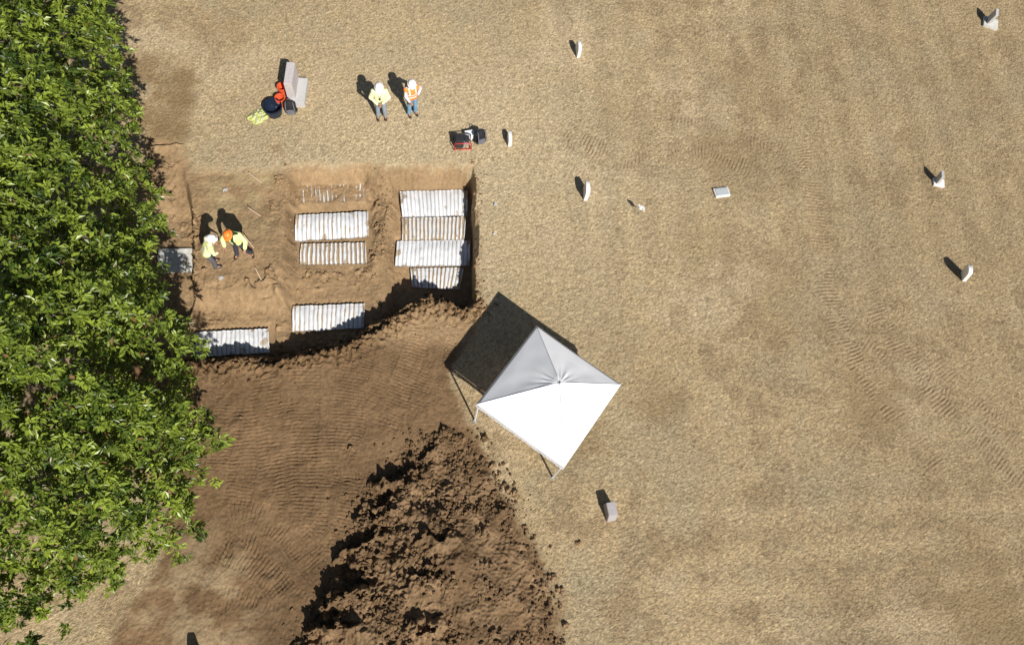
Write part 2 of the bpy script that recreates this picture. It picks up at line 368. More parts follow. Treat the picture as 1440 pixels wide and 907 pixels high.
# floors are levelled where the grave covers lie
def sheet_def(px, zf): return WL(px, zf)
SHEET_SPECS = [ # px corners (nw, ne, se, sw), floor z, arch rise, dirt in the valleys 0..1, north lift
 ('a', [(562, 272), (657, 270), (657, 305), (566, 307)], -.0+.08, .0, .10),
 ('b', [(565, 309), (655, 307), (653, 339), (566, 340)], .03, .62, .05),
 ('c', [(559, 342), (661, 340), (660, 375), (556, 376)], .07, .0, .10),
 ('d', [(577, 379), (652, 378), (646, 408), (580, 405)], .03, .3, .05),
 ('e', [(417, 306), (518, 301), (519, 335), (416, 341)], .09, .06, .12),
 ('f', [(424, 345), (515, 343), (516, 372), (422, 374)], .03, .62, .05),
 ('g', [(420, 262), (512, 259), (512, 283), (422, 287)], .01, 1.0, .0),
 ('h', [(413, 433), (514, 429), (512, 462), (412, 468)], .05, .1, .09),
 ('i', [(277, 469), (379, 464), (380, 496), (276, 503)], .04, .0, .09),
]
def ground_z(x, y):
    i = np.clip(np.searchsorted(ax, x)-1, 0, len(ax)-2); j = np.clip(np.searchsorted(ay, y)-1, 0, len(ay)-2)
    tx = (x-ax[i])/(ax[i+1]-ax[i]); ty = (y-ay[j])/(ay[j+1]-ay[j])
    return (Z[j, i]*(1-tx)+Z[j, i+1]*tx)*(1-ty)+(Z[j+1, i]*(1-tx)+Z[j+1, i+1]*tx)*ty
sheets = []
for nm, px, arch, dirt, lift in SHEET_SPECS:
    zf = -.7
    for _ in range(4):
        P = WL(px, zf); c = P.mean(0); zf = float(np.median([ground_z(*(c+(q-c)*k)) for q in P for k in (0, .3, .6)]))
    sd = poly_sd(X, Y, P) if False else None
    b = (X > P[:, 0].min()-1) & (X < P[:, 0].max()+1) & (Y > P[:, 1].min()-1) & (Y < P[:, 1].max()+1)
    sd = poly_sd(X[b], Y[b], P); k = ss((sd+.28)/.3)
    tgt = zf-.02 if nm != 'g' else zf+.012+.03*fbm(X[b], Y[b], .3, 3, 55)
    Z[b] = lerp(Z[b], tgt, k)
    sheets.append((nm, P, zf, arch, dirt, lift))

def col(c): return np.array(c)[None, :]
def build_terrain():
    x, y = X.ravel(), Y.ravel(); z = Z.ravel(); soil = SOILD.ravel(); heap = HEAPD.ravel(); trk = TRK.ravel()
    inner = (x > -17) & (x < 27) & (y > -3) & (y < 25)
    c = np.tile(col((.40, .305, .175)), (len(x), 1))
    xi, yi = x[inner], y[inner]
    a1 = fbm(xi, yi, 5, 4, 101, .6); a2 = fbm(xi, yi, 1.6, 4, 102, .65); a3 = fbm(xi, yi, .17, 2, 103, .9); wn = rng.normal(size=xi.shape)
    ci = np.tile(col((.388, .302, .178)), (len(xi), 1))
    def mix(t, cc):
        nonlocal ci
        t = np.clip(t, 0, 1)[:, None]; ci = ci*(1-t)+col(cc)*t
    mix(ss((a1+.1)/.8)*.85, (.345, .285, .178)); mix(ss((-a1-.1)/.7)*.75, (.44, .355, .23))
    mix(ss((a2-.05)/.55)*.85, (.29, .222, .132)); mix(ss((-a2-.25)/.6)*.4, (.40, .34, .22))
    mix(ss((fbm(xi, yi, 2.3, 4, 107)-.25)/.5)*.38, (.30, .255, .165))
    mix(ss((xi-6)/12)*.4, (.275, .215, .127))
    # paler worn grass round the dig
    dd = np.hypot((xi-.5)*.8, yi-15); mix(ss(1-dd/10+.25*a2)*.75, (.50, .415, .268))
    # mown bands
    band = np.sin(xi*2*np.pi/1.35+.7*np.sin(yi*.25))*ss((yi-9)/3)*ss((xi-2)/4)*.5+np.sin(yi*2*np.pi/1.1+.5*np.sin(xi*.3))*ss((4.5-yi)/2)*ss((xi-5)/4)*.6
    ci *= (1+.11*band)[:, None]
    ci *= (1+.18*a3+.15*wn)[:, None].clip(.45, 1.8)
    mix(trk[inner]*.55, (.28, .21, .13))
    # worn brown spots on the grass
    for (u, v, r, k) in [(205, 95, .9, .75), (250, 118, .9, .85), (235, 165, 1.1, .75), (225, 190, .9, .8), (390, 209, .3, .55), (310, 40, 1.3, .3), (930, 560, 1.1, .45), (830, 610, .7, .35), (1060, 235, 1.4, .35), (880, 165, 2, .3), (1010, 215, 1.3, .35), (1230, 560, 1.6, .35), (990, 350, 1.2, .25), (1400, 850, 2.4, .5), (1430, 900, 1.5, .4), (1225, 560, 1.2, .4), (1100, 440, 1.6, .3), (1050, 120, 1.8, .3), (760, 560, 1.0, .35)]:
        p = W(u, v); t = ss(1.25-np.hypot(xi-p[0], yi-p[1])/r+.5*fbm(xi, yi, .7, 3, 110)); mix(t*k, (.235, .165, .088) if u < 500 else (.25, .185, .10))
    mix(ss((perlin(xi, yi, .32, 130)-.55)/.25)*.45, (.20, .155, .088))
    ci *= col((.93, .90, .885))
    # soil
    s = soil[inner]; pale = col((.285, .193, .108)); t = ss((s+.12*a3)/.35)
    sc_ = np.tile(pale, (len(xi), 1)); 
    south = ss((W(500, 470)[1]-yi)/.7)[:, None]
    moist = ss(.5+.8*fbm(xi, yi, 2.4, 3, 120))[:, None]
    dk = col((.145, .092, .050))*moist+col((.190, .122, .067))*(1-moist)
    sc_ = sc_*(1-south)+dk*south
    # straw trodden into the soil in the south-west
    sw = (ss((W(300, 700)[1]-yi)/2.5)*ss((W(430, 800)[0]-xi)/3)*ss(.45+1.1*fbm(xi, yi, .9, 4, 121)))[:, None]
    sc_ = sc_*(1-.6*sw)+col((.36, .275, .165))*.6*sw
    pt = (ss((poly_sd(xi, yi, PATCH)+.35*a2)/.5)*ss(.6+.9*fbm(xi, yi, .8, 3, 122))*ss((yi-W(340, 330)[1]+.3)/2+.35))[:, None]
    sc_ = sc_*(1-.75*pt)+col((.335, .262, .145))*.75*pt
    hm = ss(heap[inner]/.3)[:, None]; hv = ss(.5+1.1*fbm(xi, yi, .8, 3, 123))[:, None]
    sc_ = sc_*(1-hm)+(col((.150, .096, .053))*hv+col((.215, .142, .080))*(1-hv))*hm
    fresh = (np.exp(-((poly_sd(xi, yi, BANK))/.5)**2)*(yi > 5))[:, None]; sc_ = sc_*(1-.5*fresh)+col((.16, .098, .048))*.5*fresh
    sc_ *= (1+.16*a2+.13*a3+.06*wn)[:, None].clip(.5, 1.6)
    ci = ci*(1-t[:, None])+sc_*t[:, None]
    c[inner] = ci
    ny, nx = X.shape; idx = np.arange(nx*ny).reshape(ny, nx)
    q = np.stack([idx[:-1, :-1], idx[:-1, 1:], idx[1:, 1:], idx[1:, :-1]], -1).reshape(-1, 4)
    fs = soil[q].mean(1); fh = heap[q].mean(1)
    kind = np.where(fs > 0, np.where(fh > .05, 2, 1), 0)
    co_ = np.stack([x, y, z], 1)
    for k, nm, m in ((0, 'ground', 'ground'), (1, 'bare_soil', 'soil'), (2, 'dirt_mound', 'soil')):
        qq = q[kind == k]; u, inv = np.unique(qq, return_inverse=True)
        me = np_mesh(nm, co_[u], inv.reshape(-1, 4), c[u])
        o = mesh_obj(nm, me, M[m]); tag(o, kind='structure')
build_terrain()

# ------------------------------------------------------------------ loose clods of soil (uncountable)
def clods():
    protos = []
    for s in range(10):
        bm = bmesh.new(); ball(bm, (0, 0, 0), 1, sub=1 if s < 6 else 2); bm.verts.ensure_lookup_table()
        v = np.array([q.co for q in bm.verts]); f = np.array([[w_.index for w_ in q.verts] for q in bm.faces]); bm.free()
        v = v*(1+.28*rng.normal(size=(len(v), 1)).clip(-1.2, 1.2))*rng.uniform(.65, 1.15, 3); protos.append((v, f))
    V = []; Fc = []; Cl = []; off = 0; shade = [np.array([.155, .10, .055])]
    def put(x, y, r):
        nonlocal off
        v, f = protos[rng.integers(10)]; a, b = rng.uniform(0, 6.28, 2); ca, sa, cb, sb = math.cos(a), math.sin(a), math.cos(b), math.sin(b)
        A = np.array([[ca, -sa, 0], [sa, ca, 0], [0, 0, 1]])@np.array([[1, 0, 0], [0, cb, -sb], [0, sb, cb]])
        V.append(v@A.T*r+np.array([x, y, float(ground_z(x, y))+r*.35])); Fc.append(f+off); off += len(v); Cl.append(np.tile(shade[0]*rng.uniform(.75, 1.3), (len(v), 1)))
    lo, hi = HEAP.min(0), HEAP.max(0); k = 0
    P = rng.uniform(lo, hi, (26000, 2)); sd = poly_sd(P[:, 0], P[:, 1], HEAP); d = fbm(P[:, 0], P[:, 1], 1.1, 3, 131)
    wst = line_d(P[:, 0], P[:, 1], HEAPW)[0]
    for (x, y), s, q, ww in zip(P, sd, d, wst):
        if y < -2.5: continue
        pr = np.clip(.06+.9*q+.95*math.exp(-ww/1.2), 0, 1) if s > 0 else .35*math.exp(s/.25)
        if rng.random() < pr*.6: put(x, y, .018+.05*rng.random()**2.5+.06*rng.random()*(rng.random() < .10))
    for P, wd, nn in ((CR, .5, 1300), (WL([(536, 255), (548, 290), (540, 345), (528, 372)], -.6), .3, 170), (WL([(672, 240), (670, 330), (668, 425)]), .16, 90), (WL([(405, 250), (404, 400)], -.2), .4, 60), (WL([(420, 385), (520, 382)], -.7), .3, 60), (WL([(274, 300), (276, 412)]), .15, 80), (WL([(665, 245), (660, 400)], -.9), .3, 60), (WL([(410, 260), (410, 300), (412, 380)], -.6), .3, 60)):
        shade[0] = np.array([.15, .095, .05]) if nn > 1000 else np.array([.27, .18, .10])
        for _ in range(nn):
            i = rng.integers(len(P)-1); t = rng.random(); c = P[i]*(1-t)+P[i+1]*t+rng.normal(size=2)*wd*.6
            put(c[0], c[1], .015+.045*rng.random()**2.5)
    shade[0] = np.array([.25, .17, .095])
    for _ in range(350):
        u, v = rng.uniform(280, 660), rng.uniform(235, 600); p = W(u, v); put(p[0], p[1], .01+.025*rng.random()**2)
    for (u, v) in [(712, 690), (720, 695), (726, 697), (811, 766), (786, 830), (790, 852), (777, 812), (690, 655), (700, 668), (796, 880)]:
        for _ in range(3): p = W(u+rng.uniform(-4, 4), v+rng.uniform(-3, 3)); put(p[0], p[1], .05+.05*rng.random())
    me = np_mesh('soil_clods', np.concatenate(V), np.concatenate(Fc), np.concatenate(Cl)); tag(mesh_obj('soil_clods', me, M['clod']), 'loose brown clods of soil scattered on the dirt mound and pit banks', 'soil', kind='stuff')
clods()

# ------------------------------------------------------------------ corrugated grave covers
LAB = dict(
 a='clean white corrugated cover at the north end of the right-hand pit row',
 b='cover with brown dirt in its grooves between two clean white covers in the right-hand row',
 c='wide white corrugated cover flaring at its west corner, third from north in the right-hand row',
 d='white corrugated cover half buried under the dark crumbling bank in the right-hand row',
 e='large arched white corrugated cover in the middle of the left pit row',
 f='narrow corrugated cover striped with brown dirt, just south of the large arched white cover',
 g='nearly buried corrugated cover showing only a few thin pale ridge ends in the soil',
 h='white corrugated cover beside the dark bank, south of the dirt-striped narrow one',
 i='white corrugated cover half in bank shadow next to the tree')
def sheet(nm, P, zf, arch, dirt, lift):
    nw, ne, se, sw = P; wl = np.hypot(*(ne-nw)); waves = round(wl/.142)
    nu, nv = waves*12+1, 25
    u = np.linspace(0, 1, nu)[None, :].repeat(nv, 0); v = np.linspace(0, 1, nv)[:, None].repeat(nu, 1)   # v 0 = south
    p = (sw[None, None]*(1-u)[..., None]+se[None, None]*u[..., None])*(1-v)[..., None]+(nw[None, None]*(1-u)[..., None]+ne[None, None]*u[..., None])*v[..., None]
    r = np.random.default_rng(ord(nm))
    p = p+np.stack([.012*fbm(u*6, v*2, 1, 2, ord(nm)), .02*np.sin(u*waves*6.283)*0+.018*fbm(u*9, v*0, 1, 2, ord(nm)+1)], -1)
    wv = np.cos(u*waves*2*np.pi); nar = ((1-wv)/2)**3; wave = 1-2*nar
    rnd = r.uniform(-1, 1, waves+2)[(u*waves).astype(int)]
    z = zf+.05+.017*wave+arch*np.sin(np.pi*v)**.8+lift*v*.8+.012*fbm(u*5, v*3, 1, 2, ord(nm)+5)
    if nm == 'g': z = zf-.006+.018*wv+.035*fbm(u*9, v*1.2, 1, 2, 90)
    top = np.stack([p[..., 0], p[..., 1], z], -1)
    valley = (1-wv)/2
    fn = fbm(u*14, v*2.5, 1, 3, ord(nm)+7)
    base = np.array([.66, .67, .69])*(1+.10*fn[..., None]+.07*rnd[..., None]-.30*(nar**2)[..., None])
    brown = np.array([.32, .245, .16])*(1+.25*fn[..., None])
    t = ss((valley-(1-dirt)*1.05+.30*fn*(dirt > .04)+.22*rnd*(dirt > .04)+.06)/.22)*(dirt > .04)
    scr = ss((fbm(u*30, v*3, 1, 3, ord(nm)+9)-.55)/.4)*.5
    edge = .75*np.exp(-np.minimum(u, 1-u)*waves/1.1)+.55*np.exp(-v*7)+.35*np.exp(-(1-v)*9)
    blot = ss((fbm(u*wl*3.2, v*2.6, 1, 4, ord(nm)+11)+edge-.78)/.22)
    t = np.maximum(t, np.maximum(scr*.55, blot*.85))
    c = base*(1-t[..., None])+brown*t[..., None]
    tp = top.reshape(-1, 3); bt = tp-np.array([0, 0, .012]); 
    idx = np.arange(nu*nv).reshape(nv, nu); q = np.stack([idx[:-1, :-1], idx[:-1, 1:], idx[1:, 1:], idx[1:, :-1]], -1).reshape(-1, 4)
    N = nu*nv; ring = np.concatenate([idx[0, :], idx[1:, -1], idx[-1, -2::-1], idx[-2:0:-1, 0]])
    rq = np.stack([ring, ring+N, np.roll(ring, -1)+N, np.roll(ring, -1)], -1)
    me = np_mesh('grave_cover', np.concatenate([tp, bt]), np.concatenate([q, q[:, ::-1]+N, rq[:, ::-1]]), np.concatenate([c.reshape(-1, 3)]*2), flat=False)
    o = mesh_obj('grave_cover', me, M['sheet']); tag(o, LAB[nm], 'corrugated cover', 'corrugated covers over the opened graves')
for s in sheets: sheet(*s)

# flat slab under the tree edge
def slab():
    P = WL([(222, 350), (271, 349), (272, 381), (222, 383)], -.4); c = P.mean(0); bm = bmesh.new()
    z = max(float(ground_z(*q)) for q in [c, P[1]*.9+c*.1, P[2]*.9+c*.1])
    vs = [bm.verts.new((q[0], q[1], zz)) for zz in (z-.08, z+.09) for q in P]
    bm.faces.new(vs[3::-1]); bm.faces.new(vs[4:])
    for i in range(4): bm.faces.new((vs[i], vs[(i+1) % 4], vs[4+(i+1) % 4], vs[4+i]))
    bmesh.ops.bevel(bm, geom=list(bm.edges), offset=.012, segments=2, affect='EDGES')
    tag(from_bm('concrete_slab', bm, M['concrete']), 'flat pale concrete slab half hidden under the tree leaves', 'slab')
slab()

# ------------------------------------------------------------------ gravestones
def profile(kind, w_, h):
    if kind == 'arch':
        k = h-w_*.38; return [(-w_/2, -.15), (w_/2, -.15), (w_/2, k)]+[(w_/2*math.cos(a), k+w_*.38*math.sin(a)) for a in np.linspace(.15, math.pi-.15, 13)]+[(-w_/2, k)]
    if kind == 'shallow':
        return [(-w_/2, -.15), (w_/2, -.15), (w_/2, h*.82)]+[(w_/2*math.cos(a)*.98, h*.82+h*.18*math.sin(a)) for a in np.linspace(.2, math.pi-.2, 11)]+[(-w_/2, h*.82)]
    return [(-w_/2, -.15), (w_/2, -.15), (w_/2, h), (-w_/2, h)]
def stone_bm(kind, w_, t, h, lift=0):
    bm = bmesh.new(); pf = profile(kind, w_, h)     # slab stands in the local YZ plane (faces west and east)
    A = [bm.verts.new((-t/2, a, b+lift)) for a, b in pf]; B = [bm.verts.new((t/2, a, b+lift)) for a, b in pf]
    bm.faces.new(A[::-1]); bm.faces.new(B)
    for i in range(len(A)): bm.faces.new((A[i], A[(i+1) % len(A)], B[(i+1) % len(A)], B[i]))
    bmesh.ops.bevel(bm, geom=[e for e in bm.edges], offset=.008, segments=1, affect='EDGES'); return bm
G = 'gravestones standing in the dry grass'
def stone(u, v, kind, w_, t, h, m, label, yaw=0, tilt=(0, 0), base=None):
    p = W(u, v); z = float(ground_z(p[0], p[1]))
    r = empty('gravestone', (p[0], p[1], z), R_(yaw), label, 'gravestone', G)
    o = from_bm('tablet', stone_bm(kind, w_, t, h, base[2] if base else 0), M[m], r); o.rotation_euler = (R_(tilt[1]), R_(tilt[0]), 0)
    if base:
        bm = bmesh.new(); box(bm, (base[3], base[4], base[2]/2-.05), (base[0], base[1], base[2]+.1), bevel=.012); from_bm('base', bm, M[base[5]], r)
    return r
stone(812, 75, 'arch', .46, .12, .52, 'marble', 'small white round-topped gravestone at the top edge, alone above the worn track marks', 4)
stone(1388, 32, 'flat', .40, .12, .50, 'granite', 'grey gravestone on a wide pale base in the top right corner', -20, (2, 0), (.62, .55, .10, .12, -.04, 'concrete'))
stone(716, 199, 'shallow', .42, .12, .42, 'marble', 'small white gravestone east of the red generator and black backpack', 2)
stone(823, 273, 'shallow', .50, .14, .58, 'marble', 'tall white gravestone just west of the small white flag', -2, (0, 0))
stone(1317, 256, 'flat', .30, .10, .46, 'granite', 'slim grey gravestone on a pale flared base near the right edge', -12, (-10, 0), (.42, .34, .08, .06, -.04, 'marble'))
stone(1354, 390, 'arch', .36, .14, .72, 'marble', 'leaning white gravestone with a rounded top and a long shadow on the right', -8, (-16, 0))
stone(277, 922, 'arch', .4, .14, .55, 'granite', 'gravestone at the bottom edge whose rounded shadow falls on the soil', 0)
def slant():
    p = W(856, 719); z = float(ground_z(p[0], p[1])); bm = bmesh.new()
    pf = [(-.30, -.1), (.22, -.1), (.22, .46), (-.16, .44), (-.28, .10)]
    A = [bm.verts.new((-.14, a, b)) for a, b in pf]; B = [bm.verts.new((.14, a, b)) for a, b in pf]
    bm.faces.new(A[::-1]); bm.faces.new(B)
    for i in range(5): bm.faces.new((A[i], A[(i+1) % 5], B[(i+1) % 5], B[i]))
    bmesh.ops.bevel(bm, geom=list(bm.edges), offset=.012, segments=2, affect='EDGES')
    o = from_bm('gravestone', bm, M['lilac']); o.location = (p[0], p[1], z); o.rotation_euler.z = R_(8); tag(o, 'blocky grey gravestone with a sloping front just south of the white tent', 'gravestone', G)
slant()
def flat_marker():
    p = W(1014, 272); z = float(ground_z(p[0], p[1])); r = empty('flat_marker', (p[0], p[1], z), R_(9), 'low flat blue-grey marker lying flush in the open grass', 'grave marker')
    bm = bmesh.new(); box(bm, (0, 0, .02), (.56, .36, .14), bevel=.01); from_bm('base', bm, M['marble'], r)
    bm = bmesh.new(); box(bm, (.0, 0, .10), (.48, .28, .03), bevel=.006); from_bm('plaque', bm, M['bluegrey'], r)
flat_marker()
def monument():
    p = W(417, 136); z = float(ground_z(p[0], p[1])); r = empty('monument', (p[0], p[1], z), R_(-3), 'large grey granite monument behind the orange buckets', 'monument', G)
    bm = bmesh.new(); box(bm, (.10, .08, .08), (.52, 1.1, .36), bevel=.015); from_bm('base', bm, M['granite'], r)
    o = from_bm('tablet', stone_bm('flat', .92, .28, .80, .26), M['pinkgranite'], r); o.location = (-.09, .14, 0)
monument()

# ------------------------------------------------------------------ tent
def tent():
    K = [np.array(q) for q in ((1.37, 5.43), (3.04, 7.96), (5.52, 6.04), (3.84, 3.65))]; c = sum(K)/4
    e = (K[2]-K[1]); ang = math.atan2(e[1], e[0]); S = 3.03; he = 1.99; pk = 2.84
    r = empty('canopy_tent', (c[0], c[1], 0), ang, 'square white pop-up canopy tent with a peaked roof at the edge of the dirt', 'tent')
    h = S/2; bm = bmesh.new(); nd, ntt = 22, 20; g = {}
    lv = Matrix.Rotation(-ang, 2)@Vector((.17, .10)); ox_, oy_ = lv.x, lv.y      # the apex leans a little
    def roof(x, y, d, t, side=0):
        z = he+(pk-he)*(1-d)-.025*math.sin(math.pi*d)*(1-abs(t)**3)
        z += .016*float(perlin(np.array(x*1.9), np.array(y*1.9), 1, 5))*(1-d**6)*(1-abs(t)**6)
        z += .012*math.sin(9*t+4*d)*d*(1-d)*(1-t*t)*2+.012*math.sin(17*t+side*1.7)*math.exp(-((d-.25)/.2)**2)*(1-t*t)
        return z-.04*(1-t*t)*d**6-(.02 if d < .06 else 0)
    for side in range(4):
        ca, sa = math.cos(side*math.pi/2), math.sin(side*math.pi/2)
        for i in range(nd+1):
            for j in range(ntt+1):
                d = i/nd; t = j/ntt*2-1; lx, ly = h*d, h*d*t; x, y = lx*ca-ly*sa, lx*sa+ly*ca
                g[side, i, j] = bm.verts.new((x+ox_*(1-d), y+oy_*(1-d), roof(x, y, d, t, side)))
        for i in range(nd):
            for j in range(ntt):
                q = (g[side, i, j], g[side, i+1, j], g[side, i+1, j+1], g[side, i, j+1])
                bm.faces.new(q if i else (q[0], q[1], q[2]))
    bmesh.ops.remove_doubles(bm, verts=list(bm.verts), dist=.0015)
    bmesh.ops.recalc_face_normals(bm, faces=list(bm.faces)); bm.normal_update()
    for e in bm.edges:
        if len(e.link_faces) == 2 and e.calc_face_angle(0) > .38: e.smooth = False
    bmesh.ops.solidify(bm, geom=list(bm.faces), thickness=.006)
    cv = from_bm('canopy', bm, M['tent'], r, True)
    for sx, sy in ((1, 1), (1, -1), (-1, 1), (-1, -1)):
        bm = bmesh.new(); pts = [(sx*h*d+ox_*(1-d), sy*h*d+oy_*(1-d), roof(h*d, h*d, d, 1.0)+.004) for d in np.linspace(.05, .99, 14)]
        tube(bm, pts, .008, 6); from_bm('shaded_seam', bm, M['shaded_seam'], r, True)  # grey strips along the hips, their tone standing in for fold shading
    bm = bmesh.new()                                                      # valance
    ring = [(-h, -h), (h, -h), (h, h), (-h, h)]
    for a in range(4):
        p0, p1 = ring[a], ring[(a+1) % 4]; row = []
        for k in range(25):
            t = k/24; x = p0[0]+(p1[0]-p0[0])*t; y = p0[1]+(p1[1]-p0[1])*t; ox, oy = x/h if abs(x) >= h-1e-6 else 0, y/h if abs(y) >= h-1e-6 else 0
            sag = .05*(1-(2*t-1)**2)
            row.append((bm.verts.new((x+ox*.006, y+oy*.006, he-sag)), bm.verts.new((x+ox*(.012+.005*math.sin(k*1.3)), y+oy*(.012+.005*math.sin(k*1.7)), he-.20-sag*.4))))
        for k in range(24): bm.faces.new((row[k][0], row[k+1][0], row[k+1][1], row[k][1]))
    bmesh.ops.solidify(bm, geom=list(bm.faces), thickness=.005)
    from_bm('valance', bm, M['tent'], r, True)
    for x, y in ring:
        k = (h-.05)/h; wx, wy = (Matrix.Rotation(ang, 2)@Vector((x*k, y*k))); gz = float(ground_z(c[0]+wx, c[1]+wy))
        bm = bmesh.new(); box(bm, (x*k, y*k, (gz+he-.03)/2), (.045, .045, he-.03-gz), bevel=.004); lg = from_bm('leg', bm, M['pole'], r)
        bm = bmesh.new(); box(bm, (x*k, y*k, gz+.008), (.12, .12, .016), bevel=.003); from_bm('foot_plate', bm, M['steel'], lg)
    bm = bmesh.new()
    for a in range(4):
        p0, p1 = Vector(ring[a])*.965, Vector(ring[(a+1) % 4])*.965; mid = (p0+p1)/2
        for q0, q1 in ((p0, mid), (mid, p1)):
            tube(bm, [(*q0, he-.1), (*q1, he-.42)], .012, 6); tube(bm, [(*q0, he-.42), (*q1, he-.1)], .012, 6)
        tube(bm, [(*p0, he-.10), (p0[0]*.5+ox_*.5, p0[1]*.5+oy_*.5, (he+pk)/2-.2), (p0[0]*.03+ox_, p0[1]*.03+oy_, pk-.16)], .014, 6)
    tube(bm, [(ox_*.6, oy_*.6, he-.1), (ox_, oy_, pk-.07)], .02, 8)
    from_bm('frame', bm, M['pole'], r)
tent()

# ------------------------------------------------------------------ tree
def tree():
    edge = [((q[0], q[1]), 3.5) for q in ((128, -60), (136, 30), (166, 110), (186, 190), (190, 280), (190, 350), (226, 425), (264, 480), (266, 540), (286, 600), (282, 650), (268, 700), (230, 738), (190, 768), (120, 820), (40, 884), (-60, 910))]
    P = np.array([W(u+20, v+5, z)[:2] for (u, v), z in edge]); 
    cx, cy = P[:, 0].min()-4.2, P[7, 1]+1.2
    extra = []
    a0 = math.atan2(P[-1][1]-cy, P[-1][0]-cx); a1 = math.atan2(P[0][1]-cy, P[0][0]-cx)
    if a0 > 0: a0 -= 2*math.pi
    for k in range(1, 14):
        a = a0-(a0+2*math.pi-a1)*k/14; extra.append((cx+8.6*math.cos(a), cy+8.6*math.sin(a)))
    OUT = np.concatenate([P, np.array(extra)])
    base = np.array([cx, cy, 0]); r = empty('broadleaf_tree', base, 0, 'big dense green broadleaf tree filling the left side', 'tree')
    lo, hi = OUT.min(0), OUT.max(0)
    tips = []
    Q = rng.uniform(lo-.3, hi+.3, (60000, 2)); sd = poly_sd(Q[:, 0], Q[:, 1], OUT)+.65*fbm(Q[:, 0], Q[:, 1], 1.3, 3, 200); Q = Q[sd > 0]; sd = sd[sd > 0]
    lump = fbm(Q[:, 0], Q[:, 1], 1.7, 3, 201)
    lump2 = fbm(Q[:, 0], Q[:, 1], .75, 2, 202)
    ztop = 2.7+5.6*np.sqrt(1-(1-np.clip(sd/7.5, 0, 1))**2)+1.0*lump+.8*lump2
    south = ss((6-Q[:, 1])/5)
    dens = np.clip(.80+.6*lump+1.5*lump2+.4*south, .12, 1)
    cell = {}; out = []
    for (x, y), s, zt, dn, lu in zip(Q, sd, ztop, dens, lump):
        k = (int(x/.26), int(y/.26), 0)
        vis = x > -17.5
        for layer, (dz, keep) in enumerate(((0, 1), (.6, .9), (1.4, .9), (2.3, .85))):
            kk = (k[0], k[1], layer)
            if s < layer*.22: continue
            if kk in cell or rng.random() > (dn if layer < 2 else .9)*keep*(1 if vis else .5): cell.setdefault(kk, 0) if rng.random() < .3 else None; continue
            cell[kk] = 1; z = zt-dz*rng.uniform(.7, 1.2)+rng.normal()*.16
            if z < 1.9: continue
            out.append((x, y, z, s, layer))
    # limbs
    bm = bmesh.new(); tr = [(0, 0, -.2), (.05, .02, 1.2), (.02, .1, 2.6), (.1, .05, 4.0), (.05, 0, 6.2)]
    tube(bm, tr, [.48, .36, .32, .26, .12], 14)
    arr = np.array([o[:3] for o in out])-base
    for k in range(46):
        t = arr[rng.integers(len(arr))]; h0 = rng.uniform(2.2, 5.4); st = np.array([.05, .04, h0]); en = t*.97-np.array([0, 0, .5]); md = (st+en)/2+np.array([*rng.normal(size=2)*.35, .35])
        m2 = st*.25+md*.75+rng.normal(size=3)*.12; m3 = md*.4+en*.6+rng.normal(size=3)*.2
        tube(bm, [st, m2, m3, en], [.13, .085, .05, .015], 7)
        for _ in range(5):
            s0 = m2+(en-m2)*rng.uniform(.15, .9); d = arr-s0; dist = np.linalg.norm(d, axis=1); ok = np.where(dist < 1.8)[0]
            if len(ok): e2 = arr[rng.choice(ok)]; tube(bm, [s0, (s0+e2)/2+rng.normal(size=3)*.12, e2-[0, 0, .05]], [.03, .02, .006], 5)
    from_bm('trunk', bm, M['bark'], r, True)
    # leaves
    VV = []; CC = []
    cent = np.array([cx, cy, 3.2])
    for (x, y, z, s, layer) in out:
        nl = int(rng.integers(16, 26))+(9 if y < 5.5 else 0); p = np.array([x, y, z]); ax_ = (p-cent); ax_ /= np.linalg.norm(ax_); ax_ = ax_*.75+np.array([.12, -.1, .75])+rng.normal(size=3)*.35; ax_ /= np.linalg.norm(ax_)
        hue = rng.normal(); 
        a = np.cross(ax_, [.3, .2, .9]); a /= np.linalg.norm(a); b = np.cross(ax_, a)
        th = rng.uniform(0, 2*np.pi, nl); el = np.abs(rng.normal(.45, .45, nl))
        D = (np.cos(th)*np.cos(el))[:, None]*a+(np.sin(th)*np.cos(el))[:, None]*b+np.sin(el)[:, None]*ax_
        L = rng.uniform(.12, .235, nl)*(.84 if y < 6 else .94); wd = L*rng.uniform(.17, .25, nl)
        p0 = p+D*.03+rng.normal(size=(nl, 3))*.045
        sd_ = np.cross(D, ax_); sd_ /= np.linalg.norm(sd_, axis=1)[:, None]+1e-6; tw = rng.normal(size=nl)*.5
        nr = np.cross(sd_, D); sd_ = sd_*np.cos(tw)[:, None]+nr*np.sin(tw)[:, None]; nr = np.cross(sd_, D)
        tip = p0+D*L[:, None]-np.array([0, 0, .035]); m_ = p0+D*(L*.48)[:, None]
        l_ = m_+sd_*wd[:, None]+nr*(wd*.25)[:, None]; r_ = m_-sd_*wd[:, None]+nr*(wd*.25)[:, None]
        VV.append(np.stack([p0, r_, tip, l_], 1))
        t = np.clip(.52+.26*hue+.20*rng.normal(size=nl), 0, 1)[:, None]
        cc = np.array([.040, .076, .010])*(1-t)+np.array([.285, .365, .048])*t
        br = rng.random(nl) < .012; cc[br] = (.22, .12, .05)
        CC.append(np.repeat(cc[:, None], 4, 1))
    V = np.concatenate(VV).reshape(-1, 3)-base; Cc = np.concatenate(CC).reshape(-1, 3); k = len(V)//4; i = np.arange(k)*4
    tri = np.concatenate([np.stack([i, i+1, i+2], 1), np.stack([i, i+2, i+3], 1)])
    mesh_obj('crown', np_mesh('crown', V, tri, Cc), M['leaf'], r); print('LEAVES', k, 'clusters', len(out))
tree()

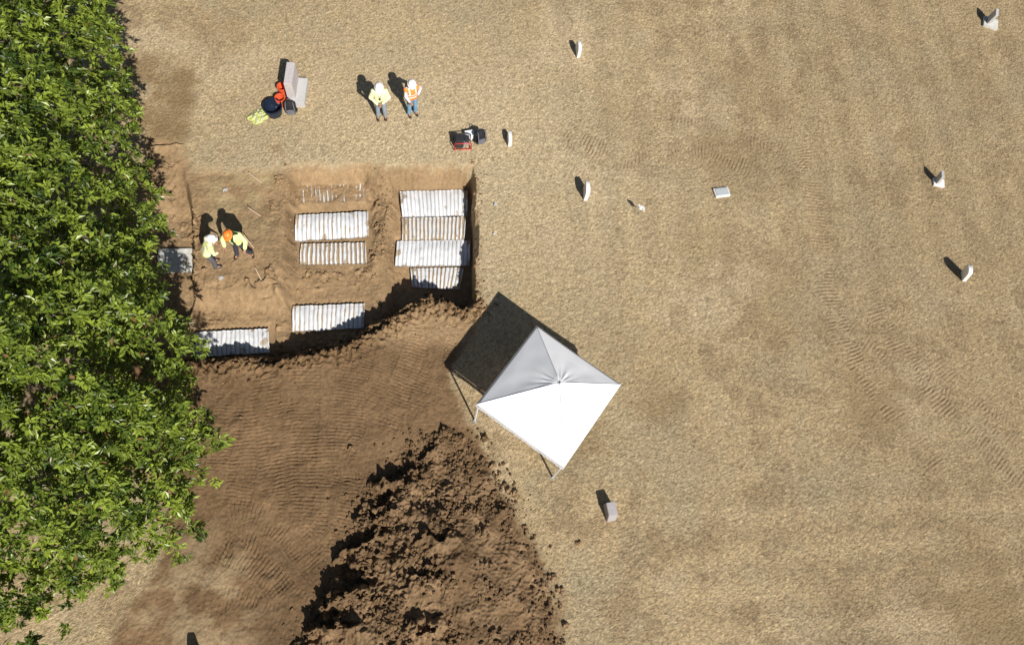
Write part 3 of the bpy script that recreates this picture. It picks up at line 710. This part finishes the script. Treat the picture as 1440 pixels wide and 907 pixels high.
# ------------------------------------------------------------------ people
def person(u, v, yaw, J, look, label, scale=1.0):
    p = W(u, v); z = float(ground_z(p[0], p[1])); r = empty('person', (p[0], p[1], z), R_(yaw), label, 'person'); r.scale = (scale,)*3
    V = {k: Vector(q) for k, q in J.items()}
    hd = V['head']; up = (hd-V['neck']).normalized()
    def torso(bm, e=0.0, arms=0.0, low=True):
        for a, b, r0, r1, sx in (('pelvis', 'belly', .125, .118, 1), ('belly', 'chest', .118, .135, 1), ('chest', 'neck', .135, .055, 1)):
            for o in (-.055, 0, .055): caps(bm, V[a]+Vector((o, 0, 0)), V[b]+Vector((o*(.3 if b == 'neck' else 1), 0, 0)), r0*.86+e, r1*.86+e)
        caps(bm, V['shoL'], V['shoR'], .065+e, .065+e); caps(bm, V['shoL'], V['chest'], .06+e, .1+e); caps(bm, V['shoR'], V['chest'], .06+e, .1+e)
    def arm(bm, s, e=0, full=1.0):
        caps(bm, V['sho'+s], V['elb'+s], .056+e, .043+e)
        q = V['elb'+s].lerp(V['wri'+s], full); caps(bm, V['elb'+s], q, .043+e, lerp(.043, .029, full)+e)
    def leg(bm, s, e=0, low=1.0):
        caps(bm, V['hip'+s], V['kne'+s], .088+e, .058+e); caps(bm, V['kne'+s], V['kne'+s].lerp(V['ank'+s], low), .058+e, .042+e+(.012 if e else 0)); caps(bm, V['pelvis'], V['hip'+s], .11+e, .088+e)
    bm = bmesh.new(); torso(bm)
    for s in 'LR':
        arm(bm, s); leg(bm, s); caps(bm, V['ank'+s], V['toe'+s], .042, .036); caps(bm, V['ank'+s], V['ank'+s]+Vector((0, .045, -.03)), .042, .035)
        d = (V['wri'+s]-V['elb'+s]).normalized(); side = d.cross(Vector((0, 1, .2))).normalized(); nrm = side.cross(d)
        pc = V['wri'+s]+d*.075; 
        for o in (-.026, 0, .026): caps(bm, V['wri'+s]+side*o*.5, pc+side*o, .02, .018)
        for i, (o, L) in enumerate(((-.033, .072), (-.011, .084), (.011, .078), (.033, .06))):
            b0 = pc+side*o; b1 = b0+(d*.9+nrm*.25+side*o*3).normalized()*L*.55; b2 = b1+(d*.6+nrm*.7).normalized()*L*.5
            caps(bm, b0, b1, .0105, .0095); caps(bm, b1, b2, .0095, .008)
        t0 = V['wri'+s]+d*.03-side*.025; t1 = t0+(d*.6-side*.8+nrm*.2).normalized()*.045; caps(bm, t0, t1, .014, .011); caps(bm, t1, t1+(d*.9-side*.1+nrm*.4).normalized()*.035, .011, .009)
    caps(bm, V['neck'], hd-up*.02, .055, .052)
    fw = Vector(look).normalized()
    ball(bm, hd, .1, (.80, .98, 1.12), 3); ball(bm, hd-up*.075+fw*.035, .062, (1, 1, .8)); ball(bm, hd+fw*.098-up*.02, .018, (.8, 1.2, 1.3))
    ri = fw.cross(Vector((0, 0, 1))).normalized()
    for k in (-1, 1): ball(bm, hd+ri*k*.082-up*.015, .026, (.5, .9, 1.2))
    ball(bm, hd+fw*.092-up*.062, .022, (1.2, .5, .4))
    me = fuse(bm, .009, 2); bd = mesh_obj('body', me, M['skin'], r, True)
    # eyes joined to the body as a second material
    bm = bmesh.new(); bm.from_mesh(me); nb = len(bm.faces)
    for k in (-1, 1): ball(bm, hd+ri*k*.032+fw*.088+up*.005, .013, sub=1)
    bm.faces.ensure_lookup_table()
    for f in bm.faces[nb:]: f.material_index = 1
    bm.to_mesh(me); bm.free(); me.materials.append(M['eye'])
    bm = bmesh.new(); ball(bm, hd+up*.012-fw*.012, .104, (.84, 1.0, 1.08), 3)
    bmesh.ops.bisect_plane(bm, geom=list(bm.verts)+list(bm.edges)+list(bm.faces), plane_co=hd+fw*.03-up*.03, plane_no=fw*.75-up*.65, clear_outer=True)
    from_bm('hair', bm, M['hair'], r, True)
    # clothes
    bm = bmesh.new(); torso(bm, .014)
    for s in 'LR': arm(bm, s, .014, J.get('_sleeve', .9) if False else LOOK['sleeve'])
    mesh_obj('shirt', fuse(bm, .014, 2), M[LOOK['shirt']], r, True)
    bm = bmesh.new()
    for s in 'LR': leg(bm, s, .016, .93)
    mesh_obj('trousers', fuse(bm, .014, 2), M[LOOK['trousers']], r, True)
    for s in 'LR':
        bm = bmesh.new(); caps(bm, V['ank'+s]+Vector((0, .01, .07)), V['ank'+s]+Vector((0, .01, -.03)), .056, .05); caps(bm, V['ank'+s]+Vector((0, .03, -.035)), V['toe'+s], .05, .045)
        mesh_obj('boot', fuse(bm, .012, 2), M[LOOK['boot']], r, True)
    bm = bmesh.new(); torso(bm, .032)
    if LOOK.get('vest_sleeves'):
        for s in 'LR': arm(bm, s, .03, LOOK['vest_sleeves'])
    me = fuse(bm, .014, 3)
    bm = bmesh.new(); bm.from_mesh(me)
    bmesh.ops.bisect_plane(bm, geom=list(bm.verts)+list(bm.edges)+list(bm.faces), plane_co=V['neck']+(V['neck']-V['chest'])*.12, plane_no=(V['neck']-V['chest']).normalized(), clear_outer=True)
    bmesh.ops.bisect_plane(bm, geom=list(bm.verts)+list(bm.edges)+list(bm.faces), plane_co=V['pelvis']-(V['belly']-V['pelvis'])*.2, plane_no=-(V['belly']-V['pelvis']).normalized(), clear_outer=True)
    if LOOK.get('open'):
        bmesh.ops.delete(bm, geom=[f for f in bm.faces if abs(f.calc_center_median().x-V['chest'].x) < .055 and f.normal.y < -.1 and f.calc_center_median().z < V['neck'].z+.02], context='FACES')
    if LOOK.get('tape'):
        for f in bm.faces:
            c = f.calc_center_median(); t = (c-V['pelvis']).dot((V['chest']-V['pelvis']).normalized())
            if .10 < t < .15 or .22 < t < .26 or (abs(abs(c.x-V['chest'].x)-.11) < .022 and t > .26): f.material_index = 1
    bm.to_mesh(me); bm.free(); me.materials.append(M[LOOK['vest']]); me.materials.append(M['silver'])
    o = bpy.data.objects.new('safety_vest', me); C.objects.link(o); o.parent = r; me.polygons.foreach_set('use_smooth', [True]*len(me.polygons))
    if LOOK.get('lanyard'):
        bm = bmesh.new(); c = V['chest']; tube(bm, [c+Vector((-.06, -.155, .12)), c+Vector((0, -.185, -.02)), c+Vector((.06, -.155, .12))], .008, 6); box(bm, c+Vector((0, -.19, -.06)), (.06, .015, .09), bevel=.004); from_bm('lanyard', bm, M['dark'], r)
    # hard hat: dome, ridge and brim with peak towards the face
    bm = bmesh.new(); lathe(bm, [(.152, -.012), (.150, .0), (.128, .006), (.124, .03), (.112, .07), (.085, .103), (.045, .121), (0, .126)], 28, sy=1.12)
    for v_ in bm.verts:
        if v_.co.z < .01 and v_.co.y < 0: v_.co.y *= 1.22
    tube(bm, [(0, -.115, .05), (0, -.07, .118), (0, 0, .134), (0, .07, .118), (0, .115, .05)], .014, 8)
    ht = from_bm('hard_hat', bm, M[LOOK['hat']], r, True); ht.location = hd+up*.045
    q = Vector((0, 0, 1)).rotation_difference(up); yawq = math.atan2(fw.x, -fw.y); ht.rotation_euler = (q.to_matrix()@Matrix.Rotation(yawq, 3, 'Z')).to_euler()
    return r
def pose(**k):
    d = dict(head=(0, -.03, 1.64), neck=(0, .01, 1.47), chest=(0, 0, 1.28), belly=(0, 0, 1.08), pelvis=(0, .01, .95),
      shoL=(.19, .01, 1.41), shoR=(-.19, .01, 1.41), elbL=(.27, .03, 1.13), elbR=(-.27, .03, 1.13), wriL=(.26, -.10, .90), wriR=(-.26, -.10, .90),
      hipL=(.095, .01, .90), hipR=(-.095, .01, .90), kneL=(.11, -.02, .49), kneR=(-.11, -.02, .49), ankL=(.12, .02, .09), ankR=(-.12, .02, .09), toeL=(.13, -.14, .045), toeR=(-.13, -.14, .045))
    d.update(k); return d
LOOK = dict(shirt='palelime', trousers='greyjeans', boot='boot', vest='palelime', hat='hatwhite', sleeve=.95, lanyard=1, tape=0, vest_sleeves=.12)
person(537, 166, 4, pose(elbL=(.29, -.05, 1.14), elbR=(-.31, -.02, 1.14), wriL=(.07, -.24, 1.08), wriR=(-.09, -.24, 1.02)), (0, -1, -.45), 'person in white hard hat and pale yellow vest beside the orange-vested person', 1.03)
LOOK = dict(shirt='shirt', trousers='jeans', boot='boot', vest='orange', hat='hatwhite', sleeve=.9, tape=1)
person(580, 161, 22, pose(elbL=(.36, .10, 1.17), wriL=(.22, -.02, .99), elbR=(-.24, -.04, 1.13), wriR=(-.16, -.24, 1.02)), (-.3, -1, -.3), 'person in orange vest, white hard hat and blue jeans, hand on hip', 1.02)
LOOK = dict(shirt='palelime', trousers='greypants', boot='dark', vest='lime', hat='hatwhite', sleeve=.5, tape=1)
person(303, 372, 112, pose(head=(0, -.27, 1.60), neck=(0, -.19, 1.45), chest=(0, -.11, 1.27), belly=(0, -.01, 1.09), pelvis=(0, .05, .94), shoL=(.19, -.15, 1.38), shoR=(-.19, -.15, 1.38), elbL=(.25, -.17, 1.10), elbR=(-.25, -.17, 1.10), wriL=(.14, -.34, .98), wriR=(-.14, -.34, .98), hipL=(.095, .05, .9), hipR=(-.095, .05, .9)), (0, -1, -.9), 'person in a white hard hat and lime vest stooping over the excavated plot', 1.0)
LOOK = dict(shirt='dkgreen', trousers='darkpants', boot='boot', vest='lime', hat='hatorange', sleeve=.3, open=1, vest_sleeves=.75)
person(342, 359, -8, pose(head=(-.05, -.12, 1.60), neck=(-.02, -.05, 1.45), chest=(0, -.03, 1.27), elbL=(.36, -.08, 1.18), elbR=(-.34, -.10, 1.18), wriL=(.34, -.28, .99), wriR=(-.26, -.30, 1.0), hipL=(.11, .01, .9), hipR=(-.1, .01, .9), kneL=(.18, -.05, .49), kneR=(-.12, .0, .49), ankL=(.28, .08, .09), ankR=(-.16, -.06, .09), toeL=(.35, -.05, .045), toeR=(-.20, -.20, .045)), (-.1, -1, -.7), 'person in orange hard hat and open lime jacket with legs apart', 1.0)

# ------------------------------------------------------------------ gear
def at(u, v): p = W(u, v); return (p[0], p[1], float(ground_z(p[0], p[1])))
def bucket(u, v, label, rt=.165, h=.38, m='orangeplastic', name='bucket', cat='bucket', rz=0, sx=1, group=None, tilt=(0, 0)):
    r = empty(name, at(u, v), rz, label, cat, group); r.rotation_euler = (R_(tilt[0]), R_(tilt[1]), rz)
    bm = bmesh.new(); rb = rt*.80
    lathe(bm, [(0, 0), (rb, 0), (rb+.01, .01), (rt, h-.06), (rt+.012, h-.06), (rt+.012, h-.05), (rt+.002, h-.05), (rt+.012, h), (rt-.008, h), (rb-.008, .02), (0, .02)], 28, sx=sx)
    from_bm('tub', bm, M[m], r)
    bm = bmesh.new(); a = np.linspace(0, math.pi, 13); tube(bm, [(math.cos(t)*(rt+.014)*sx, .02+math.sin(t)*rt*.9, h-.05-.10*math.sin(t)) for t in a], .006, 6); from_bm('handle', bm, M['steel' if name == 'bucket' else 'dark'], r)
    return r
bucket(399, 131, 'orange bucket nearer the monument, upper of the two', rz=.5, group='orange buckets by the monument')
bucket(396, 147, 'orange bucket between the other bucket and the navy tub', rz=2.6, group='orange buckets by the monument')
bucket(386, 159, 'wide navy blue tub between the orange bucket and the yellow vest', .31, .40, 'navy', 'tub', 'tub', 1.2, 1.05)
def backpack(u, v, rz, label, s=1.0, lying=0):
    r = empty('backpack', at(u, v), rz, label, 'backpack'); r.scale = (s,)*3; r.rotation_euler = (lying, 0, rz)
    bm = bmesh.new(); ball(bm, (0, 0, .24), .2, (.86, .62, 1.25), 3); caps(bm, (-.11, 0, .08), (.11, 0, .08), .085, .085); caps(bm, (-.1, 0, .36), (.1, 0, .36), .08, .08); mesh_obj('bag', fuse(bm, .014, 2), M['black'], r, True)
    bm = bmesh.new(); caps(bm, (-.08, -.14, .1), (.08, -.14, .1), .05, .05); caps(bm, (-.08, -.14, .2), (.08, -.14, .2), .04, .04); mesh_obj('pocket', fuse(bm, .014, 2), M['grey'], r, True)
    for sx in (-1, 1):
        bm = bmesh.new(); tube(bm, [(sx*.09, .02, .46), (sx*.11, -.1, .47), (sx*.12, -.17, .34), (sx*.12, -.175, .16), (sx*.11, -.12, .05)], .016, 8); from_bm('strap', bm, M['grey'], r, True)
    bm = bmesh.new(); tube(bm, [(-.05, .03, .46), (-.035, .03, .53), (.035, .03, .53), (.05, .03, .46)], .013, 8); from_bm('carry_handle', bm, M['grey'], r, True)
    return r
backpack(410, 157, R_(6), 'black backpack with grey straps standing against the south end of the monument', 1.2)
backpack(674, 197, R_(24), 'black backpack beside the white box and red generator', 1.25)
def vest_heap():
    c = at(364, 166); n_ = 30; bm = bmesh.new(); g = {}
    for i in range(n_+1):
        for j in range(n_+1):
            a, b = i/n_*2-1, j/n_*2-1; k = .30*(1+.25*float(perlin(np.array(a*1.4), np.array(b*1.4), 1, 300)))
            z = .045+.10*(1-a*a)*(1-b*b)+.075*float(fbm(np.array(a*2.2), np.array(b*2.2), 1, 3, 301))
            g[i, j] = bm.verts.new((a*k*math.sqrt(1-b*b/2)*1.15, b*k*math.sqrt(1-a*a/2), max(z, .012)))
    for i in range(n_):
        for j in range(n_): bm.faces.new((g[i, j], g[i+1, j], g[i+1, j+1], g[i, j+1])).material_index = 1 if i in (9, 10, 20, 21) else 0
    bmesh.ops.solidify(bm, geom=list(bm.faces), thickness=.008)
    o = from_bm('folded_vest', bm, [M['lime'], M['silver']], None, True); o.location = c; o.rotation_euler.z = .5; tag(o, 'crumpled lime yellow safety vest lying on the grass beside the navy tub', 'vest')
vest_heap()
def generator():
    r = empty('generator', at(650, 204), R_(4), 'portable generator in a red and black tubular frame next to the white box', 'generator')
    a, b, h = .30, .20, .40
    for y in (-b, b):
        bm = bmesh.new(); tube(bm, [(-a, y, .03), (-a, y, h-.05), (-a+.05, y, h), (a-.05, y, h), (a, y, h-.05), (a, y, .03)], .018, 8); tube(bm, [(-a, y, .05), (a, y, .05)], .016, 8); from_bm('frame_hoop', bm, M['red' if y < 0 else 'dark'], r, True)
    for x in (-a+.03, a-.03):
        for z in (.05, h-.02):
            bm = bmesh.new(); tube(bm, [(x, -b, z), (x, b, z)], .014, 8); from_bm('cross_bar', bm, M['dark' if z > .1 else 'red'], r, True)
    bm = bmesh.new(); box(bm, (-.12, 0, .24), (.30, .34, .38), bevel=.03)
    for k in range(6): box(bm, (-.12, -.10+k*.04, .44), (.24, .012, .03))
    from_bm('engine', bm, M['dark'], r)
    bm = bmesh.new(); tube(bm, [(.03, 0, .17), (.25, 0, .17)], .11, 18); from_bm('alternator', bm, M['steel'], r)
    bm = bmesh.new(); box(bm, (.14, .04, .345), (.20, .24, .09), bevel=.025); lathe(bm, [(.03, .385), (.03, .41), (0, .412)], 12, (.14, .04, 0)); from_bm('fuel_tank', bm, M['dark'], r)
generator()
def white_box():
    r = empty('plastic_box', at(660, 193), R_(12), 'small white box between the red generator and the black backpack', 'box')
    bm = bmesh.new(); box(bm, (0, 0, .12), (.30, .24, .24), bevel=.015); from_bm('body', bm, M['white'], r)
    bm = bmesh.new(); box(bm, (0, 0, .257), (.32, .26, .03), bevel=.01); from_bm('lid', bm, M['white'], r)
white_box()
def pin_flag():
    p = at(899, 303); r = empty('marker_flag', p, 0, 'small white marker flag leaning on a thin wire in the open grass', 'flag')
    bm = bmesh.new(); tube(bm, [(0, 0, -.05), (-.07, .06, .28), (-.14, .12, .5)], .006, 6); from_bm('wire', bm, M['steel'], r)
    bm = bmesh.new(); q = [bm.verts.new(v) for v in ((-.105, .09, .30), (-.16, .14, .53), (.06, .02, .56), (.10, -.02, .34))]; bm.faces.new(q); bmesh.ops.subdivide_edges(bm, edges=list(bm.edges), cuts=4, use_grid_fill=True)
    for v in bm.verts: v.co += Vector((.012*math.sin(v.co.z*40), .012*math.cos(v.co.x*50), 0))
    bmesh.ops.solidify(bm, geom=list(bm.faces), thickness=.003); from_bm('flag', bm, M['white'], r)
pin_flag()
def stake(top, foot, hz, label):
    p = Vector(at(*foot)); t = Vector([float(q) for q in W(*top, p.z+hz)])-p; bm = bmesh.new(); d = t.normalized()
    tube(bm, [-d*.08, t*.9], .014, 6); tube(bm, [t*.9, t], [.016, .012], 6)
    o = from_bm('marker_stake', bm, M['wood']); o.location = p; tag(o, label, 'stake', 'thin stakes round the excavated plot')
stake((350, 243), (367, 256), .18, 'thin pale stake at the north-east corner of the excavated plot')
stake((349, 292), (366, 303), .18, 'thin pale stake right of the two shadows in the excavated plot')
stake((343, 331), (357, 349), .25, "thin pale stake beside the orange-hatted person's arm")
stake((359, 377), (367, 393), .18, 'thin pale stake in the south-east corner of the excavated plot')
def scrap(u, v, s, label):
    p = at(u, v); n_ = 6; bm = bmesh.new(); g = {}
    rr = random.Random(u)
    for i in range(n_+1):
        for j in range(n_+1): g[i, j] = bm.verts.new(((i/n_-.5)*s+rr.uniform(-.01, .01), (j/n_-.5)*s*.8+rr.uniform(-.01, .01), .02+rr.uniform(0, .045)))
    for i in range(n_):
        for j in range(n_): bm.faces.new((g[i, j], g[i+1, j], g[i+1, j+1], g[i, j+1]))
    bmesh.ops.solidify(bm, geom=list(bm.faces), thickness=.003)
    o = from_bm('paper_scrap', bm, M['white']); o.location = p; o.rotation_euler.z = rr.uniform(0, 3); tag(o, label, 'litter', 'white scraps lying about the dig')
scrap(317, 268, .15, 'white scrap on the dry grass north of the two people in the plot')
scrap(311, 391, .15, 'white scrap at the south edge of the excavated plot')
scrap(697, 288, .13, 'white scrap on the grass east of the pit, below the small white gravestone')
scrap(695, 329, .10, 'tiny white scrap on the grass beside the east wall of the pit')
